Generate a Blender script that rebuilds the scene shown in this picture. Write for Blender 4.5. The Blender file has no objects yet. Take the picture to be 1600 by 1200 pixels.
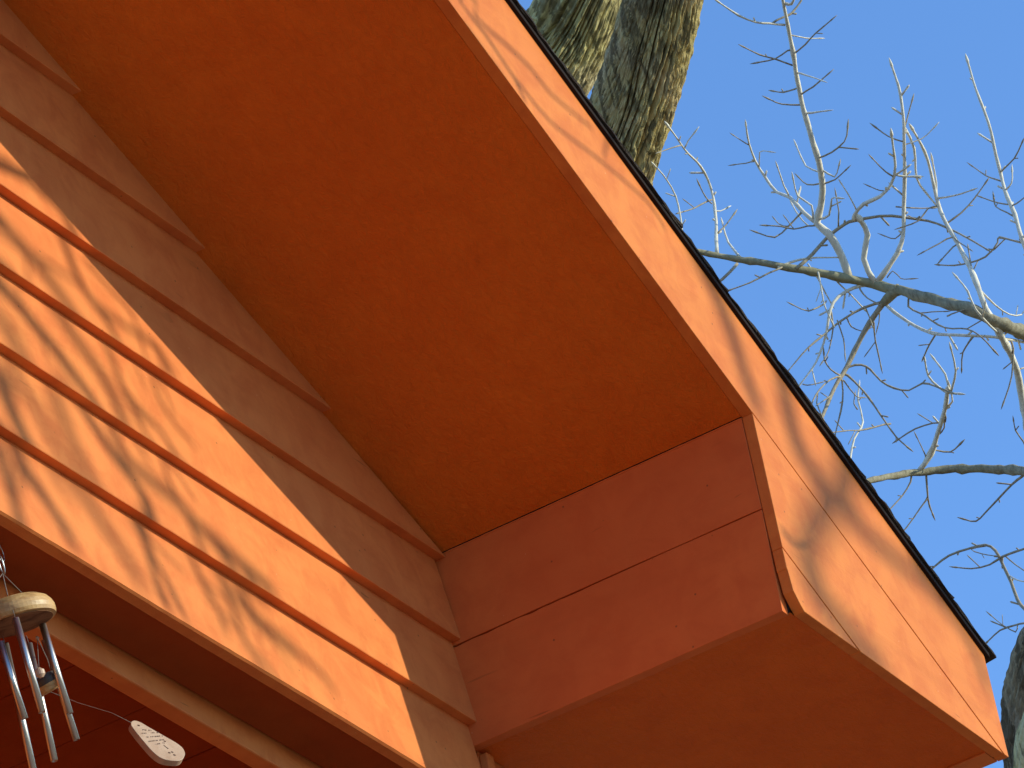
import bpy, bmesh, math, random
import numpy as np
from mathutils import Vector, Matrix, noise

random.seed(7)
scene = bpy.context.scene
C = scene.collection

# ------------------------------------------------------------------ camera, light
ZC = 5.9                                   # height of the gable corner above the ground
F = 9000.0                                 # focal length in photo pixels (1600 wide)
RM = np.array([[0.50981124, -0.84344502, -0.1693901],
               [0.36691359, 0.39127194, -0.84396723],
               [0.77811755, 0.36811245, 0.50894627]])
CP = np.array([-6.90311422, -3.45370304, -4.28849352 + ZC])
cam_d = bpy.data.cameras.new('camera')
cam = bpy.data.objects.new('camera', cam_d); C.objects.link(cam); scene.camera = cam
cam_d.sensor_width = 36.0; cam_d.lens = F / 1600 * 36
cam_d.clip_start = 0.1; cam_d.clip_end = 3000
mw = Matrix.Identity(4)
for i in range(3):
    mw[i][0] = RM[0][i]; mw[i][1] = -RM[1][i]; mw[i][2] = -RM[2][i]; mw[i][3] = CP[i]
cam.matrix_world = mw

SUN = Vector((0.1955, -0.5571, 0.2162)).normalized()      # towards the sun
elev = math.asin(SUN.z); azim = math.atan2(SUN.x, SUN.y)
w = bpy.data.worlds.new('World'); scene.world = w; w.use_nodes = True
nt = w.node_tree
bg = nt.nodes['Background']
sky = nt.nodes.new('ShaderNodeTexSky'); sky.sky_type = 'NISHITA'; sky.sun_disc = False
sky.sun_elevation = elev; sky.sun_rotation = azim
sky.altitude = 100; sky.air_density = 1.0; sky.dust_density = 0.0; sky.ozone_density = 6.6
nt.links.new(sky.outputs[0], bg.inputs[0]); bg.inputs[1].default_value = 0.142
sl = bpy.data.lights.new('sun', 'SUN'); so = bpy.data.objects.new('sun', sl); C.objects.link(so)
sl.energy = 2.05; sl.angle = math.radians(0.5); sl.color = (0.93, 0.96, 0.75)
so.rotation_euler = SUN.to_track_quat('Z', 'Y').to_euler(); so.location = (4, -12, 12)
scene.view_settings.view_transform = 'Standard'; scene.view_settings.look = 'None'
scene.view_settings.exposure = 1.17; scene.view_settings.gamma = 1
scene.view_settings.use_curve_mapping = False
scene.cycles.max_bounces = 10; scene.cycles.diffuse_bounces = 6

# ------------------------------------------------------------------ helpers
def link(name, me, mat=None, parent=None):
    o = bpy.data.objects.new(name, me); C.objects.link(o)
    if mat: me.materials.append(mat)
    if parent: o.parent = parent
    return o
def empty(name, label=None, cat=None, group=None, parent=None, loc=(0, 0, 0)):
    if cat == 'tree': group = 'bare trees round the house'
    o = bpy.data.objects.new(name, None); C.objects.link(o); o.empty_display_size = 0.2
    o.location = loc
    if label: o['label'] = label
    if cat: o['category'] = cat
    if group: o['group'] = group
    if parent: o.parent = parent
    return o
def mesh(name, verts, faces, mat=None, parent=None, smooth=False, bevel=0):
    me = bpy.data.meshes.new(name); me.from_pydata([tuple(v) for v in verts], [], faces)
    bm = bmesh.new(); bm.from_mesh(me)
    bmesh.ops.recalc_face_normals(bm, faces=bm.faces)
    if bevel:
        es = [e for e in bm.edges if len(e.link_faces) == 2 and e.calc_face_angle(0) > 0.6]
        bmesh.ops.bevel(bm, geom=es, offset=bevel, segments=2, affect='EDGES', profile=0.5)
    bm.to_mesh(me); bm.free()
    if smooth:
        me.polygons.foreach_set('use_smooth', [True] * len(me.polygons))
    return link(name, me, mat, parent)
def box(name, x0, x1, y0, y1, z0, z1, mat, parent=None, bevel=0):
    v = [(x, y, z + ZC) for x in (x0, x1) for y in (y0, y1) for z in (z0, z1)]
    f = [(0, 1, 3, 2), (4, 6, 7, 5), (0, 4, 5, 1), (2, 3, 7, 6), (0, 2, 6, 4), (1, 5, 7, 3)]
    return mesh(name, v, f, mat, parent, bevel=bevel)
def prism(name, poly, y0, y1, mat, parent=None, bevel=0):
    """outline in X,Z pulled along Y"""
    n = len(poly)
    v = [(x, y0, z + ZC) for x, z in poly] + [(x, y1, z + ZC) for x, z in poly]
    f = [tuple(range(n)), tuple(range(2 * n - 1, n - 1, -1))]
    f += [(i, (i + 1) % n, n + (i + 1) % n, n + i) for i in range(n)]
    return mesh(name, v, f, mat, parent, bevel=bevel)
def pray(u, v):
    q = np.array([(u - 800) / F, (v - 600) / F, 1.0]); return RM.T @ q
def at(u, v, d):
    return Vector(CP + pray(u, v) * d)
def on_plane(u, v, p, n):
    d = Vector(pray(u, v)); c = Vector(CP); n = Vector(n)
    return c + d * ((Vector(p) - c).dot(n) / d.dot(n))
def catmull(pts, step):
    out = []
    P = [pts[0] * 2 - pts[1]] + list(pts) + [pts[-1] * 2 - pts[-2]]
    for i in range(1, len(P) - 2):
        a, b, c, d = P[i - 1], P[i], P[i + 1], P[i + 2]
        n = max(2, int(math.ceil((c - b)[:3].__len__() and (Vector((c - b)[:3]).length / step))))
        for k in range(n):
            t = k / n
            out.append(0.5 * ((2 * b) + (c - a) * t + (2 * a - 5 * b + 4 * c - d) * t * t + (3 * b - a - 3 * c + d) * t ** 3))
    out.append(P[-2].copy())
    return out
def tube_data(pts, sides, rough=0.0, nodes=0.0, caps=True, seed=0):
    """pts: list of (Vector, r). returns verts, faces"""
    V, Fc = [], []
    n = len(pts)
    up = None
    for i, (p, r) in enumerate(pts):
        t = (pts[min(i + 1, n - 1)][0] - pts[max(i - 1, 0)][0]).normalized()
        if up is None:
            up = t.orthogonal().normalized()
        up = (up - t * up.dot(t)).normalized(); s = t.cross(up)
        for k in range(sides):
            a = 2 * math.pi * k / sides
            rr = r
            if rough:
                rr *= 1 + rough * noise.noise(Vector((math.cos(a) * 1.3 + seed, math.sin(a) * 1.3, i * 0.45)))
            V.append(p + (up * math.cos(a) + s * math.sin(a)) * rr)
    for i in range(n - 1):
        for k in range(sides):
            a = i * sides + k; b = i * sides + (k + 1) % sides
            Fc.append((a, b, b + sides, a + sides))
    if caps:
        Fc.append(tuple(range(sides - 1, -1, -1))); Fc.append(tuple(range((n - 1) * sides, n * sides)))
    return V, Fc
def tube(name, pts, sides, mat, parent=None, rough=0.0, seed=0, smooth=True):
    V, Fc = tube_data(pts, sides, rough, seed=seed)
    return mesh(name, V, Fc, mat, parent, smooth=smooth)

# ------------------------------------------------------------------ materials
def newmat(name):
    m = bpy.data.materials.new(name); m.use_nodes = True
    return m, m.node_tree.nodes, m.node_tree.links, m.node_tree.nodes['Principled BSDF']
def ramp(N, L, fac, stops):
    r = N.new('ShaderNodeValToRGB'); L.new(fac, r.inputs[0])
    while len(r.color_ramp.elements) < len(stops): r.color_ramp.elements.new(0.5)
    for e, (p, c) in zip(r.color_ramp.elements, stops):
        e.position = p; e.color = (*c, 1) if len(c) == 3 else c
    return r.outputs[0]
def tex(N, L, kind, vec, scale, mapping=None, **kw):
    t = N.new(kind)
    if mapping:
        mp = N.new('ShaderNodeMapping'); L.new(vec, mp.inputs[0])
        mp.inputs['Rotation'].default_value = mapping[1]; mp.inputs['Scale'].default_value = mapping[0]
        vec = mp.outputs[0]
    L.new(vec, t.inputs['Vector']); t.inputs['Scale'].default_value = scale
    for k, v in kw.items(): t.inputs[k].default_value = v
    return t
def mixc(N, L, fac, a, b, mode='MIX'):
    m = N.new('ShaderNodeMix'); m.data_type = 'RGBA'; m.blend_type = mode
    for s, x in ((0, fac), (6, a), (7, b)):
        if hasattr(x, 'links'): L.new(x, m.inputs[s])
        elif s == 0: m.inputs[0].default_value = x
        else: m.inputs[s].default_value = (*x, 1)
    return m.outputs[2]
PAINT = (0.72, 0.200, 0.050)
def paint(name, axis, rot=(0, 0, 0), coarse=0.0, grain=1.0, col=PAINT, specks=True, rough=0.62):
    """house paint on wood; axis = local grain direction scales"""
    m, N, L, B = newmat(name)
    tc = N.new('ShaderNodeTexCoord'); v = tc.outputs['Object']
    big = tex(N, L, 'ShaderNodeTexNoise', v, 2.3, Detail=4, Roughness=0.6)
    c = mixc(N, L, ramp(N, L, big.outputs[0], [(0.3, (0, 0, 0)), (0.72, (1, 1, 1))]),
             (col[0] * 0.93, col[1] * 0.90, col[2] * 0.95), (min(1, col[0] * 1.06), col[1] * 1.12, col[2] * 1.1))
    md = tex(N, L, 'ShaderNodeTexNoise', v, 17, Detail=5, Roughness=0.62, Distortion=0.5)
    c = mixc(N, L, ramp(N, L, md.outputs[0], [(0.36, (0.8 * grain,) * 3), (0.58, (0, 0, 0))]), c, (col[0] * 0.86, col[1] * 0.74, col[2] * 0.75))
    g = tex(N, L, 'ShaderNodeTexNoise', v, 14, mapping=(axis, rot), Detail=6, Roughness=0.65, Distortion=0.6)
    gm = ramp(N, L, g.outputs[0], [(0.38, (0.9, 0.88, 0.86)), (0.55, (1, 1, 1)), (0.75, (1.0, 1.0, 1.0))])
    c = mixc(N, L, 0.55 * grain, c, gm, 'MULTIPLY')
    if specks:
        # hairline checks along the grain, in patches
        ck = tex(N, L, 'ShaderNodeTexNoise', v, 46, mapping=(tuple(a * 0.55 for a in axis), rot), Detail=3, Distortion=1.6)
        ckm = ramp(N, L, ck.outputs[0], [(0.285, (1, 1, 1)), (0.305, (0, 0, 0))])
        pm = tex(N, L, 'ShaderNodeTexNoise', v, 5.3, Detail=2)
        pmm = ramp(N, L, pm.outputs[0], [(0.5, (0, 0, 0)), (0.62, (1, 1, 1))])
        k = mixc(N, L, 1.0, ckm, pmm, 'MULTIPLY')
        c = mixc(N, L, mixc(N, L, 1.0, k, (0.6, 0.6, 0.6), 'MULTIPLY'), c, tuple(x * 0.4 for x in col))
        # tiny dirt flecks
        vo = tex(N, L, 'ShaderNodeTexVoronoi', v, 46, mapping=((1, 1, 1), (0.3, 0.5, 0.2)), Randomness=1.0)
        d = ramp(N, L, vo.outputs['Distance'], [(0.05, (1, 1, 1)), (0.10, (0, 0, 0))])
        sep = N.new('ShaderNodeSeparateColor'); L.new(vo.outputs['Color'], sep.inputs[0])
        pick = ramp(N, L, sep.outputs[0], [(0.86, (0, 0, 0)), (0.865, (1, 1, 1))])
        k2 = mixc(N, L, 1.0, d, pick, 'MULTIPLY')
        c = mixc(N, L, mixc(N, L, 1.0, k2, (0.75, 0.75, 0.75), 'MULTIPLY'), c, (0.16, 0.055, 0.02))
        # lighter scuffs
        vo2 = tex(N, L, 'ShaderNodeTexVoronoi', v, 21, mapping=((1, 1.3, 1), (0.7, 0.1, 0.2)), Randomness=1.0)
        d2 = ramp(N, L, vo2.outputs['Distance'], [(0.012, (1, 1, 1)), (0.03, (0, 0, 0))])
        c = mixc(N, L, mixc(N, L, 1.0, d2, (0.4, 0.4, 0.4), 'MULTIPLY'), c, (0.8, 0.5, 0.3))
    L.new(c, B.inputs['Base Color'])
    B.inputs['Roughness'].default_value = rough
    B.inputs['Specular IOR Level'].default_value = 0.10
    fine = tex(N, L, 'ShaderNodeTexNoise', v, 260, Detail=3, Roughness=0.6)
    b1 = N.new('ShaderNodeBump'); b1.inputs['Strength'].default_value = 0.25; b1.inputs['Distance'].default_value = 0.0012
    L.new(fine.outputs[0], b1.inputs['Height'])
    b2 = N.new('ShaderNodeBump'); b2.inputs['Strength'].default_value = 0.5 * grain; b2.inputs['Distance'].default_value = 0.0022
    L.new(g.outputs[0], b2.inputs['Height']); L.new(b1.outputs[0], b2.inputs['Normal'])
    last = b2
    if coarse:
        st = tex(N, L, 'ShaderNodeTexNoise', v, 95, mapping=(tuple(0.45 + 0.55 * a for a in axis), rot), Detail=5, Roughness=0.7, Distortion=0.8)
        b3 = N.new('ShaderNodeBump'); b3.inputs['Strength'].default_value = coarse; b3.inputs['Distance'].default_value = 0.006
        L.new(st.outputs[0], b3.inputs['Height']); L.new(b2.outputs[0], b3.inputs['Normal']); last = b3
    L.new(last.outputs[0], B.inputs['Normal'])
    return m
PITCH = 0.483; RA = math.atan(PITCH)
M_SIDE = paint('siding_paint', (0.12, 1, 1.3), grain=1.0)
M_RAKE = paint('barge_paint', (0.12, 1, 1.3), rot=(0, -RA, 0), grain=1.0, col=(0.68, 0.186, 0.037))
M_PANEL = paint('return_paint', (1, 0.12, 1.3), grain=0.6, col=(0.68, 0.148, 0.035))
M_SOF = paint('soffit_shade_paint', (0.2, 1, 1), rot=(0, -RA, 0), coarse=0.7, grain=0.5, specks=False, rough=0.6,
              col=(0.71, 0.147, 0.015))  # house paint with the redder underside shade mixed into its colour
M_SOF2 = paint('box_soffit_shade_paint', (0.3, 1, 1), coarse=0.6, grain=0.5, specks=False, rough=0.6, col=(0.70, 0.125, 0.012))  # underside shade of the eave box put into the colour
M_CEIL = paint('ceiling_shade_paint', (1, 0.12, 1), grain=0.8, specks=False, col=(0.30, 0.038, 0.005))  # orange paint darkened to carry the shade deep in the porch
M_BEAM = paint('beam_shade_paint', (0.12, 1, 1), grain=0.6, specks=False, col=(0.34, 0.06, 0.012))  # house paint darkened to stand for shade under the beam
M_WALL = paint('lower_wall_paint', (0.2, 1, 1), specks=False)
def plain(name, col, rough=0.6, metal=0.0, nscale=30, var=0.2, bump=0.2, bd=0.002):
    m, N, L, B = newmat(name)
    v = N.new('ShaderNodeTexCoord').outputs['Object']
    n = tex(N, L, 'ShaderNodeTexNoise', v, nscale, Detail=5, Roughness=0.6)
    c = ramp(N, L, n.outputs[0], [(0.3, tuple(x * (1 - var) for x in col)), (0.7, tuple(min(1, x * (1 + var)) for x in col))])
    L.new(c, B.inputs['Base Color']); B.inputs['Roughness'].default_value = rough; B.inputs['Metallic'].default_value = metal
    if bump:
        b = N.new('ShaderNodeBump'); b.inputs['Strength'].default_value = bump; b.inputs['Distance'].default_value = bd
        L.new(n.outputs[0], b.inputs['Height']); L.new(b.outputs[0], B.inputs['Normal'])
    return m
M_SHING = plain('asphalt_shingle', (0.05, 0.036, 0.028), 0.95, nscale=420, var=0.7, bump=1.0, bd=0.003)
M_DRIP = plain('brown_drip_edge', (0.022, 0.012, 0.009), 0.85, nscale=8, bump=0.05)
M_DRIP.node_tree.nodes['Principled BSDF'].inputs['Specular IOR Level'].default_value = 0.1
M_SHING.node_tree.nodes['Principled BSDF'].inputs['Specular IOR Level'].default_value = 0.1
M_DARK = plain('dark_gap', (0.02, 0.01, 0.008), 0.9)
M_GROUND = plain('winter_lawn', (0.15, 0.12, 0.06), 0.95, nscale=1.5, var=0.35, bump=0.6, bd=0.03)
M_BOUNCE = plain('pale_bounce', (0.33, 0.27, 0.2), 0.9, nscale=6, var=0.15, bump=0.3)  # for the added bounce surface
M_DECK = plain('deck_wood', (0.16, 0.09, 0.055), 0.8, nscale=9, var=0.3)
M_METAL = plain('polished_tube', (0.56, 0.47, 0.4), 0.36, metal=1.0, nscale=60, var=0.04, bump=0.05)
M_STEEL = plain('grey_wire', (0.5, 0.5, 0.5), 0.35, metal=1.0, bump=0)
M_CORD = plain('grey_cord', (0.2, 0.15, 0.12), 0.8, bump=0)
M_UNDER = None
M_INK = plain('burnt_lettering', (0.1, 0.04, 0.025), 0.9, bump=0)
M_STRIKE = plain('dark_striker', (0.06, 0.04, 0.03), 0.5, bump=0.1)
def wood(name, a, b, scale, ax):
    m, N, L, B = newmat(name)
    v = N.new('ShaderNodeTexCoord').outputs['Object']
    n = tex(N, L, 'ShaderNodeTexNoise', v, scale, mapping=(ax, (0.2, 0.1, 0.4)), Detail=6, Roughness=0.6, Distortion=1.2)
    L.new(ramp(N, L, n.outputs[0], [(0.32, a), (0.6, b)]), B.inputs['Base Color'])
    B.inputs['Roughness'].default_value = 0.5
    return m
M_WOOD = wood('turned_pine', (0.36, 0.17, 0.05), (0.56, 0.31, 0.11), 60, (0.2, 1, 1.5))
M_SAIL = wood('pale_maple', (0.44, 0.25, 0.15), (0.55, 0.34, 0.22), 30, (1, 0.3, 1))
M_UNDER = wood('shaded_underside_wood', (0.10, 0.04, 0.02), (0.24, 0.11, 0.055), 30, (1, 1, 1))  # disc wood darkened, its underside shade put into the colour
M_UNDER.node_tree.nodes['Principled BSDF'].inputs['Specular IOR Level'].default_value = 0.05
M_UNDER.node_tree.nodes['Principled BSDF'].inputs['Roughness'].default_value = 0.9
def bark(name, ca, cb, cm, scale, moss=0.5, ax=(1, 1, 0.14), streak=0.0, srot=(0, 0, 0)):
    m, N, L, B = newmat(name)
    v = N.new('ShaderNodeTexCoord').outputs['Object']
    f = tex(N, L, 'ShaderNodeTexNoise', v, scale * 5, mapping=((1, 1, 0.4), (0, 0, 0)), Detail=6, Roughness=0.7)
    r = tex(N, L, 'ShaderNodeTexNoise', v, scale, mapping=(ax, (0, 0, 0)), Detail=7, Roughness=0.65, Distortion=0.8)
    c = ramp(N, L, f.outputs[0], [(0.3, ca), (0.62, cb)])
    g = tex(N, L, 'ShaderNodeTexNoise', v, 1.7, Detail=5, Roughness=0.7)
    gm = ramp(N, L, g.outputs[0], [(0.42, (0, 0, 0)), (0.6, (moss, moss, moss))])
    c = mixc(N, L, gm, c, cm)
    if streak:
        stn = tex(N, L, 'ShaderNodeTexNoise', v, 26, mapping=((1, 1, 0.055), srot), Detail=5, Roughness=0.55, Distortion=0.6)
        sm_ = ramp(N, L, stn.outputs[0], [(0.44, (streak,) * 3), (0.52, (0, 0, 0))])
        c = mixc(N, L, sm_, c, (0.045, 0.033, 0.022))
    L.new(c, B.inputs['Base Color']); B.inputs['Roughness'].default_value = 0.9
    B.inputs['Specular IOR Level'].default_value = 0.1
    b = N.new('ShaderNodeBump'); b.inputs['Strength'].default_value = 0.8; b.inputs['Distance'].default_value = 0.02 if streak else 0.003
    L.new(r.outputs[0], b.inputs['Height'])
    b2 = N.new('ShaderNodeBump'); b2.inputs['Strength'].default_value = 0.6; b2.inputs['Distance'].default_value = 0.006 if streak else 0.001
    L.new(f.outputs[0], b2.inputs['Height']); L.new(b.outputs[0], b2.inputs['Normal']); L.new(b2.outputs[0], B.inputs['Normal'])
    return m
M_BARK = bark('furrowed_bark', (0.28, 0.18, 0.09), (0.62, 0.45, 0.25), (0.5, 0.38, 0.12), 9, 0.6, streak=0.65)
M_BARK2 = bark('pale_mossy_bark', (0.38, 0.29, 0.14), (0.68, 0.53, 0.3), (0.56, 0.46, 0.16), 9, 0.6, streak=0.6, srot=(0, 0.55, 0))
M_BARK3 = bark('grey_bark', (0.16, 0.11, 0.07), (0.38, 0.28, 0.18), (0.4, 0.31, 0.15), 9, 0.4, streak=0.65)
M_BOUGH = bark('smooth_bough_bark', (0.16, 0.125, 0.08), (0.36, 0.3, 0.2), (0.34, 0.31, 0.16), 14, 0.4, (1, 1, 1))
M_TWIG = bark('sunlit_twig_bark', (0.5, 0.4, 0.31), (0.85, 0.75, 0.6), (0.68, 0.6, 0.48), 20, 0.5, (1, 1, 1))  # twig bark, lighter copy for sunlit twigs
M_TWIGD = bark('shaded_twig_bark', (0.2, 0.15, 0.11), (0.44, 0.35, 0.25), (0.4, 0.33, 0.22), 20, 0.5, (1, 1, 1))  # twig bark, darker copy with shade in the colour

# ------------------------------------------------------------------ ground
def sheet(name, x0, x1, y0, y1, z, mat):
    o = mesh(name, [(x0, y0, z), (x1, y0, z), (x1, y1, z), (x0, y1, z)], [(0, 1, 2, 3)], mat)
    o['kind'] = 'structure'; return o
sheet('ground', -900, 900, -900, 900, 0, M_GROUND)
sheet('bounce_patch', -9.5, 4.0, -7.5, 5.0, 0.004, M_BOUNCE)  # unseen pale patch, added to bounce light onto the undersides

# ------------------------------------------------------------------ house
O = 0.55; T = 0.019; H = 0.334; LX = 0.7058; BW = 0.191
RX = -3.6                                    # ridge
RZ = -PITCH * RX
DEEP = 4.6
house = empty('house', 'orange painted wooden house seen from below, its gable end with lap siding and boxed eave', 'house', loc=(0, 0, 0))
# sheathing behind the siding
ZB = -0.45
def gpoly(z0):
    return [(2 * RX - 0.0, z0), (0.012, z0), (0.012, -H), (0.0, -0.004), (RX, RZ - 0.004), (2 * RX, -0.004)]
gable = prism('gable_wall', gpoly(ZB + 0.014), 0.004, 0.088, M_WALL, house)

def siding_board(i, zb, ztop, xr_extra=0.0, dx=(0, 0)):
    """one bevelled lap board with slightly uneven butt edge"""
    def lim(z):
        return min(0.0, -z / PITCH) if z > -1e-6 else 0.0
    xs = []
    x = 2 * RX
    while x < -2.2: xs.append(x); x += 0.35
    while x < 0: xs.append(x); x += 0.022
    xs.append(0.0)
    V, Fc = [], []
    rb = lim(zb) + xr_extra; rt = lim(ztop) + xr_extra
    lb = 2 * RX - lim(zb); lt = 2 * RX - lim(ztop)
    n = len(xs); s0 = 2 * RX
    for k, x in enumerate(xs):
        t = (x - s0) / (0 - s0)
        xb = lb + (rb - lb) * t + (0); xt = lt + (rt - lt) * t
        w1 = 0.0011 * noise.noise(Vector((x * 3.1, i * 7.7, 0))) + 0.0005 * noise.noise(Vector((x * 31, i * 3.7, 2)))
        w2 = 0.0008 * noise.noise(Vector((x * 2.3, i * 5.1, 9))) + 0.00025 * noise.noise(Vector((x * 40, i, 5)))
        ch = 0.004 if i == 0 else 0.0
        V += [(xb, -0.0005, zb + w1 + 0.0008 + ZC), (xb, -0.0188 + w2 + (0.003 if i == 0 else 0), zb + w1 + ZC + ch * 0.7), (xb, -0.0196 + w2, zb + w1 + 0.0012 + ZC + ch),
              (xt, -0.0022 + w2 * 0.4, ztop + ZC), (xt, 0.003, ztop + ZC)]
    for k in range(n - 1):
        a = k * 5; b = a + 5
        for j in range(4): Fc.append((a + j, b + j, b + j + 1, a + j + 1))
        Fc.append((a + 4, b + 4, b, a))
    Fc.append(tuple(range(4, -1, -1))); Fc.append(tuple(range((n - 1) * 5, n * 5)))
    return mesh('siding_board', V, Fc, M_SIDE, gable)
zl = [ZB, -0.298, -0.154, -0.009, 0.137, 0.285, 0.425]
while zl[-1] < RZ - 0.2: zl.append(zl[-1] + 0.1455)
for i, zb in enumerate(zl):
    top = (zl[i + 1] if i + 1 < len(zl) else zb + 0.145) + 0.012
    top = min(top, RZ - 0.01)
    siding_board(i, zb, top, 0.0)

# beam soffit, trim strip, porch ceiling
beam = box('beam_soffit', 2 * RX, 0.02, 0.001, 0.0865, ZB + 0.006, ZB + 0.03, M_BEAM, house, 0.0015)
trim = box('trim_strip', 2 * RX, 0.02, 0.0895, 0.119, ZB - 0.035, ZB + 0.03, M_SIDE, house, 0.003)
ceil = empty('porch_ceiling', parent=house)
xc = 2 * RX
k = 0
CY = 2.3
base_x = -0.873
x0s = [base_x + 0.178 * j for j in range(-36, 7)]
for j, x in enumerate(x0s):
    if x + 0.175 > 0.02 or x < 2 * RX: continue
    dz = random.uniform(-0.001, 0.001)
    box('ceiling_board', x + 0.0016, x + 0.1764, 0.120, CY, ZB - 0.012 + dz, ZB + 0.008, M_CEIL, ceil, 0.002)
box('ceiling_backing', 2 * RX, 0.02, 0.120, CY, ZB + 0.0085, ZB + 0.02, M_DARK, house)
# porch room, deck, lower storey, posts
box('porch_back_wall', 2 * RX, 0.1, CY + 0.002, CY + 0.15, -2.85, ZB + 0.3, M_WALL, house)
deck = box('porch_deck', 2 * RX, 0.12, -0.05, CY, -2.95, -2.8, M_DECK, house)
box('lower_wall', 2 * RX + 0.02, 0.1, 0.02, DEEP, -ZC, -2.953, M_WALL, house)
box('side_wall', 0.0215, 0.1, CY + 0.16, DEEP, -2.95, -H + 0.006, M_WALL, house)
box('side_wall', 0.0215, 0.1, 0.0, CY + 0.15, -2.79, -H + 0.004, M_WALL, house)
box('side_wall', 2 * RX - 0.08, 2 * RX - 0.002, 0.0, DEEP, -2.95, -0.06, M_WALL, house)
box('corner_board', 0.024, 0.046, -0.014, -0.0005, -2.8, -H - 0.004, M_SIDE, house, 0.0015)

# rake soffit panels (right and left slopes)
def slab_rake(name, x0, x1, y0, y1, off0, off1, mat, parent, bevel=0):
    """sheet that follows the right roof slope; off = height above the soffit line"""
    return prism(name, [(x0, -PITCH * x0 + off0), (x1, -PITCH * x1 + off0), (x1, -PITCH * x1 + off1), (x0, -PITCH * x0 + off1)], y0, y1, mat, parent, bevel)
def slab_left(name, x0, x1, y0, y1, off0, off1, mat, parent, bevel=0):
    f = lambda x: -PITCH * (2 * RX - x)
    return prism(name, [(x0, f(x0) + off0), (x1, f(x1) + off0), (x1, f(x1) + off1), (x0, f(x0) + off1)], y0, y1, mat, parent, bevel)
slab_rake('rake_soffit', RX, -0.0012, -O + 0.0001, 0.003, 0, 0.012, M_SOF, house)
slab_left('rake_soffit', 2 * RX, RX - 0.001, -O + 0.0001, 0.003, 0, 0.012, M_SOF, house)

# barge board: rake plank plus two fillers over the eave box
Y0, Y1 = -O - T, -O
barge = empty('barge_board', parent=house)
prism('rake_plank', [(RX, RZ), (0.0, 0.0), (H / PITCH, -H), (LX, -H), (LX, -PITCH * LX + BW + 0.003), (RX, RZ + BW)], Y0, Y1, M_RAKE, barge, 0.0012)
g = 0.0008
zA = -0.7 * H
xh = (H + 0.0) / PITCH                      # where a rake line from the origin meets the box bottom
xa = (H + zA) / PITCH
x2 = (H - g) / PITCH - 0.003
prism('filler_plank', [(0.0004, -g), (0.0004, zA), (xa, -H + 0.0003), (x2, -H + 0.0003)], Y0 + 0.0006, Y1, M_RAKE, barge, 0.0012)
# lower corner block, with a nibbled corner
prism('corner_block', [(0.0006, zA - g), (0.0006, zA - 0.036), (0.002, zA - 0.037), (0.0060, -H + 0.028), (0.022, -H + 0.008), (0.030, -H + 0.001), (xa - 0.004, -H + 0.0004)], Y0 + 0.0012, Y1, M_RAKE, barge, 0.0014)
# left barge
fl = lambda x: -PITCH * (2 * RX - x)
prism('rake_plank', [(2 * RX - LX, fl(2 * RX - LX)), (RX - 0.001, RZ), (RX - 0.001, RZ + BW), (2 * RX - LX, fl(2 * RX - LX) + BW)], Y0, Y1, M_RAKE, barge, 0.002)

# boxed eave return
ret = empty('eave_return', parent=house)
hm = 0.160
def ret_board(z0, z1, cut=0.0, name='return_board'):
    """board facing the house middle, its grain along Y"""
    n = 60
    V = []; Fc = []
    for k in range(n):
        t = k / (n - 1); y = -O + 0.0008 + (O - 0.001) * t
        gap = 0.0022 * max(0, 0.35 + noise.noise(Vector((y * 38, 3, 7)))) if (z1 < -0.1 and y > -0.26) else 0
        a = 0.0007 * noise.noise(Vector((y * 9, z0 * 10, 1))) ; b = 0.0007 * noise.noise(Vector((y * 9, z1 * 10, 4))) - gap
        yy = y
        cutb = cut if k == 0 else 0
        V += [(0.0, y + cutb, z0 + a + ZC), (0.0, y, z1 + b + ZC), (T, y, z1 + b + ZC), (T, y + cutb, z0 + a + ZC)]
    for k in range(n - 1):
        a = 4 * k; b = a + 4
        for j in range(4): Fc.append((a + j, b + j, b + (j + 1) % 4, a + (j + 1) % 4))
    Fc += [(0, 1, 2, 3), tuple(range(4 * n - 1, 4 * n - 5, -1))]
    return mesh(name, V, Fc, M_PANEL, ret, bevel=0.0009)
ret_board(-hm + 0.0007, -0.0009)
ret_board(-H, -hm - 0.0009, cut=0.003)
box('box_backing', T + 0.0005, T + 0.012, -O + 0.001, 0.0, -H + 0.004, -0.02, M_DARK, ret)
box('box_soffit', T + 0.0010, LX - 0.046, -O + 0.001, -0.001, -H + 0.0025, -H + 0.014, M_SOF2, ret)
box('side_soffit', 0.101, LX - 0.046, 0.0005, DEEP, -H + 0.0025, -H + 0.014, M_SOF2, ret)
box('eave_fascia', LX - 0.0445, LX - 0.001, -O + 0.001, DEEP, -H, -PITCH * LX + BW - 0.03, M_SIDE, ret, 0.0012)
# caulk bead in the soffit corners: thin uneven rolls of paint
def bead(p, q, r, seed):
    p, q = Vector(p), Vector(q); n = 60
    pts = [(p.lerp(q, k / n) + Vector((0, 0, ZC)), r * (0.75 + 0.9 * abs(noise.noise(Vector((k * 0.45, seed, 0)))))) for k in range(n + 1)]
    tube('caulk_bead', pts, 6, M_PANEL, ret)
bead((0.0, -O, -0.002), (0.0, -0.003, -0.002), 0.0017, 3)
bead((0.0, -0.001, -0.012), (0.0, -0.001, -H), 0.0015, 9)

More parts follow.
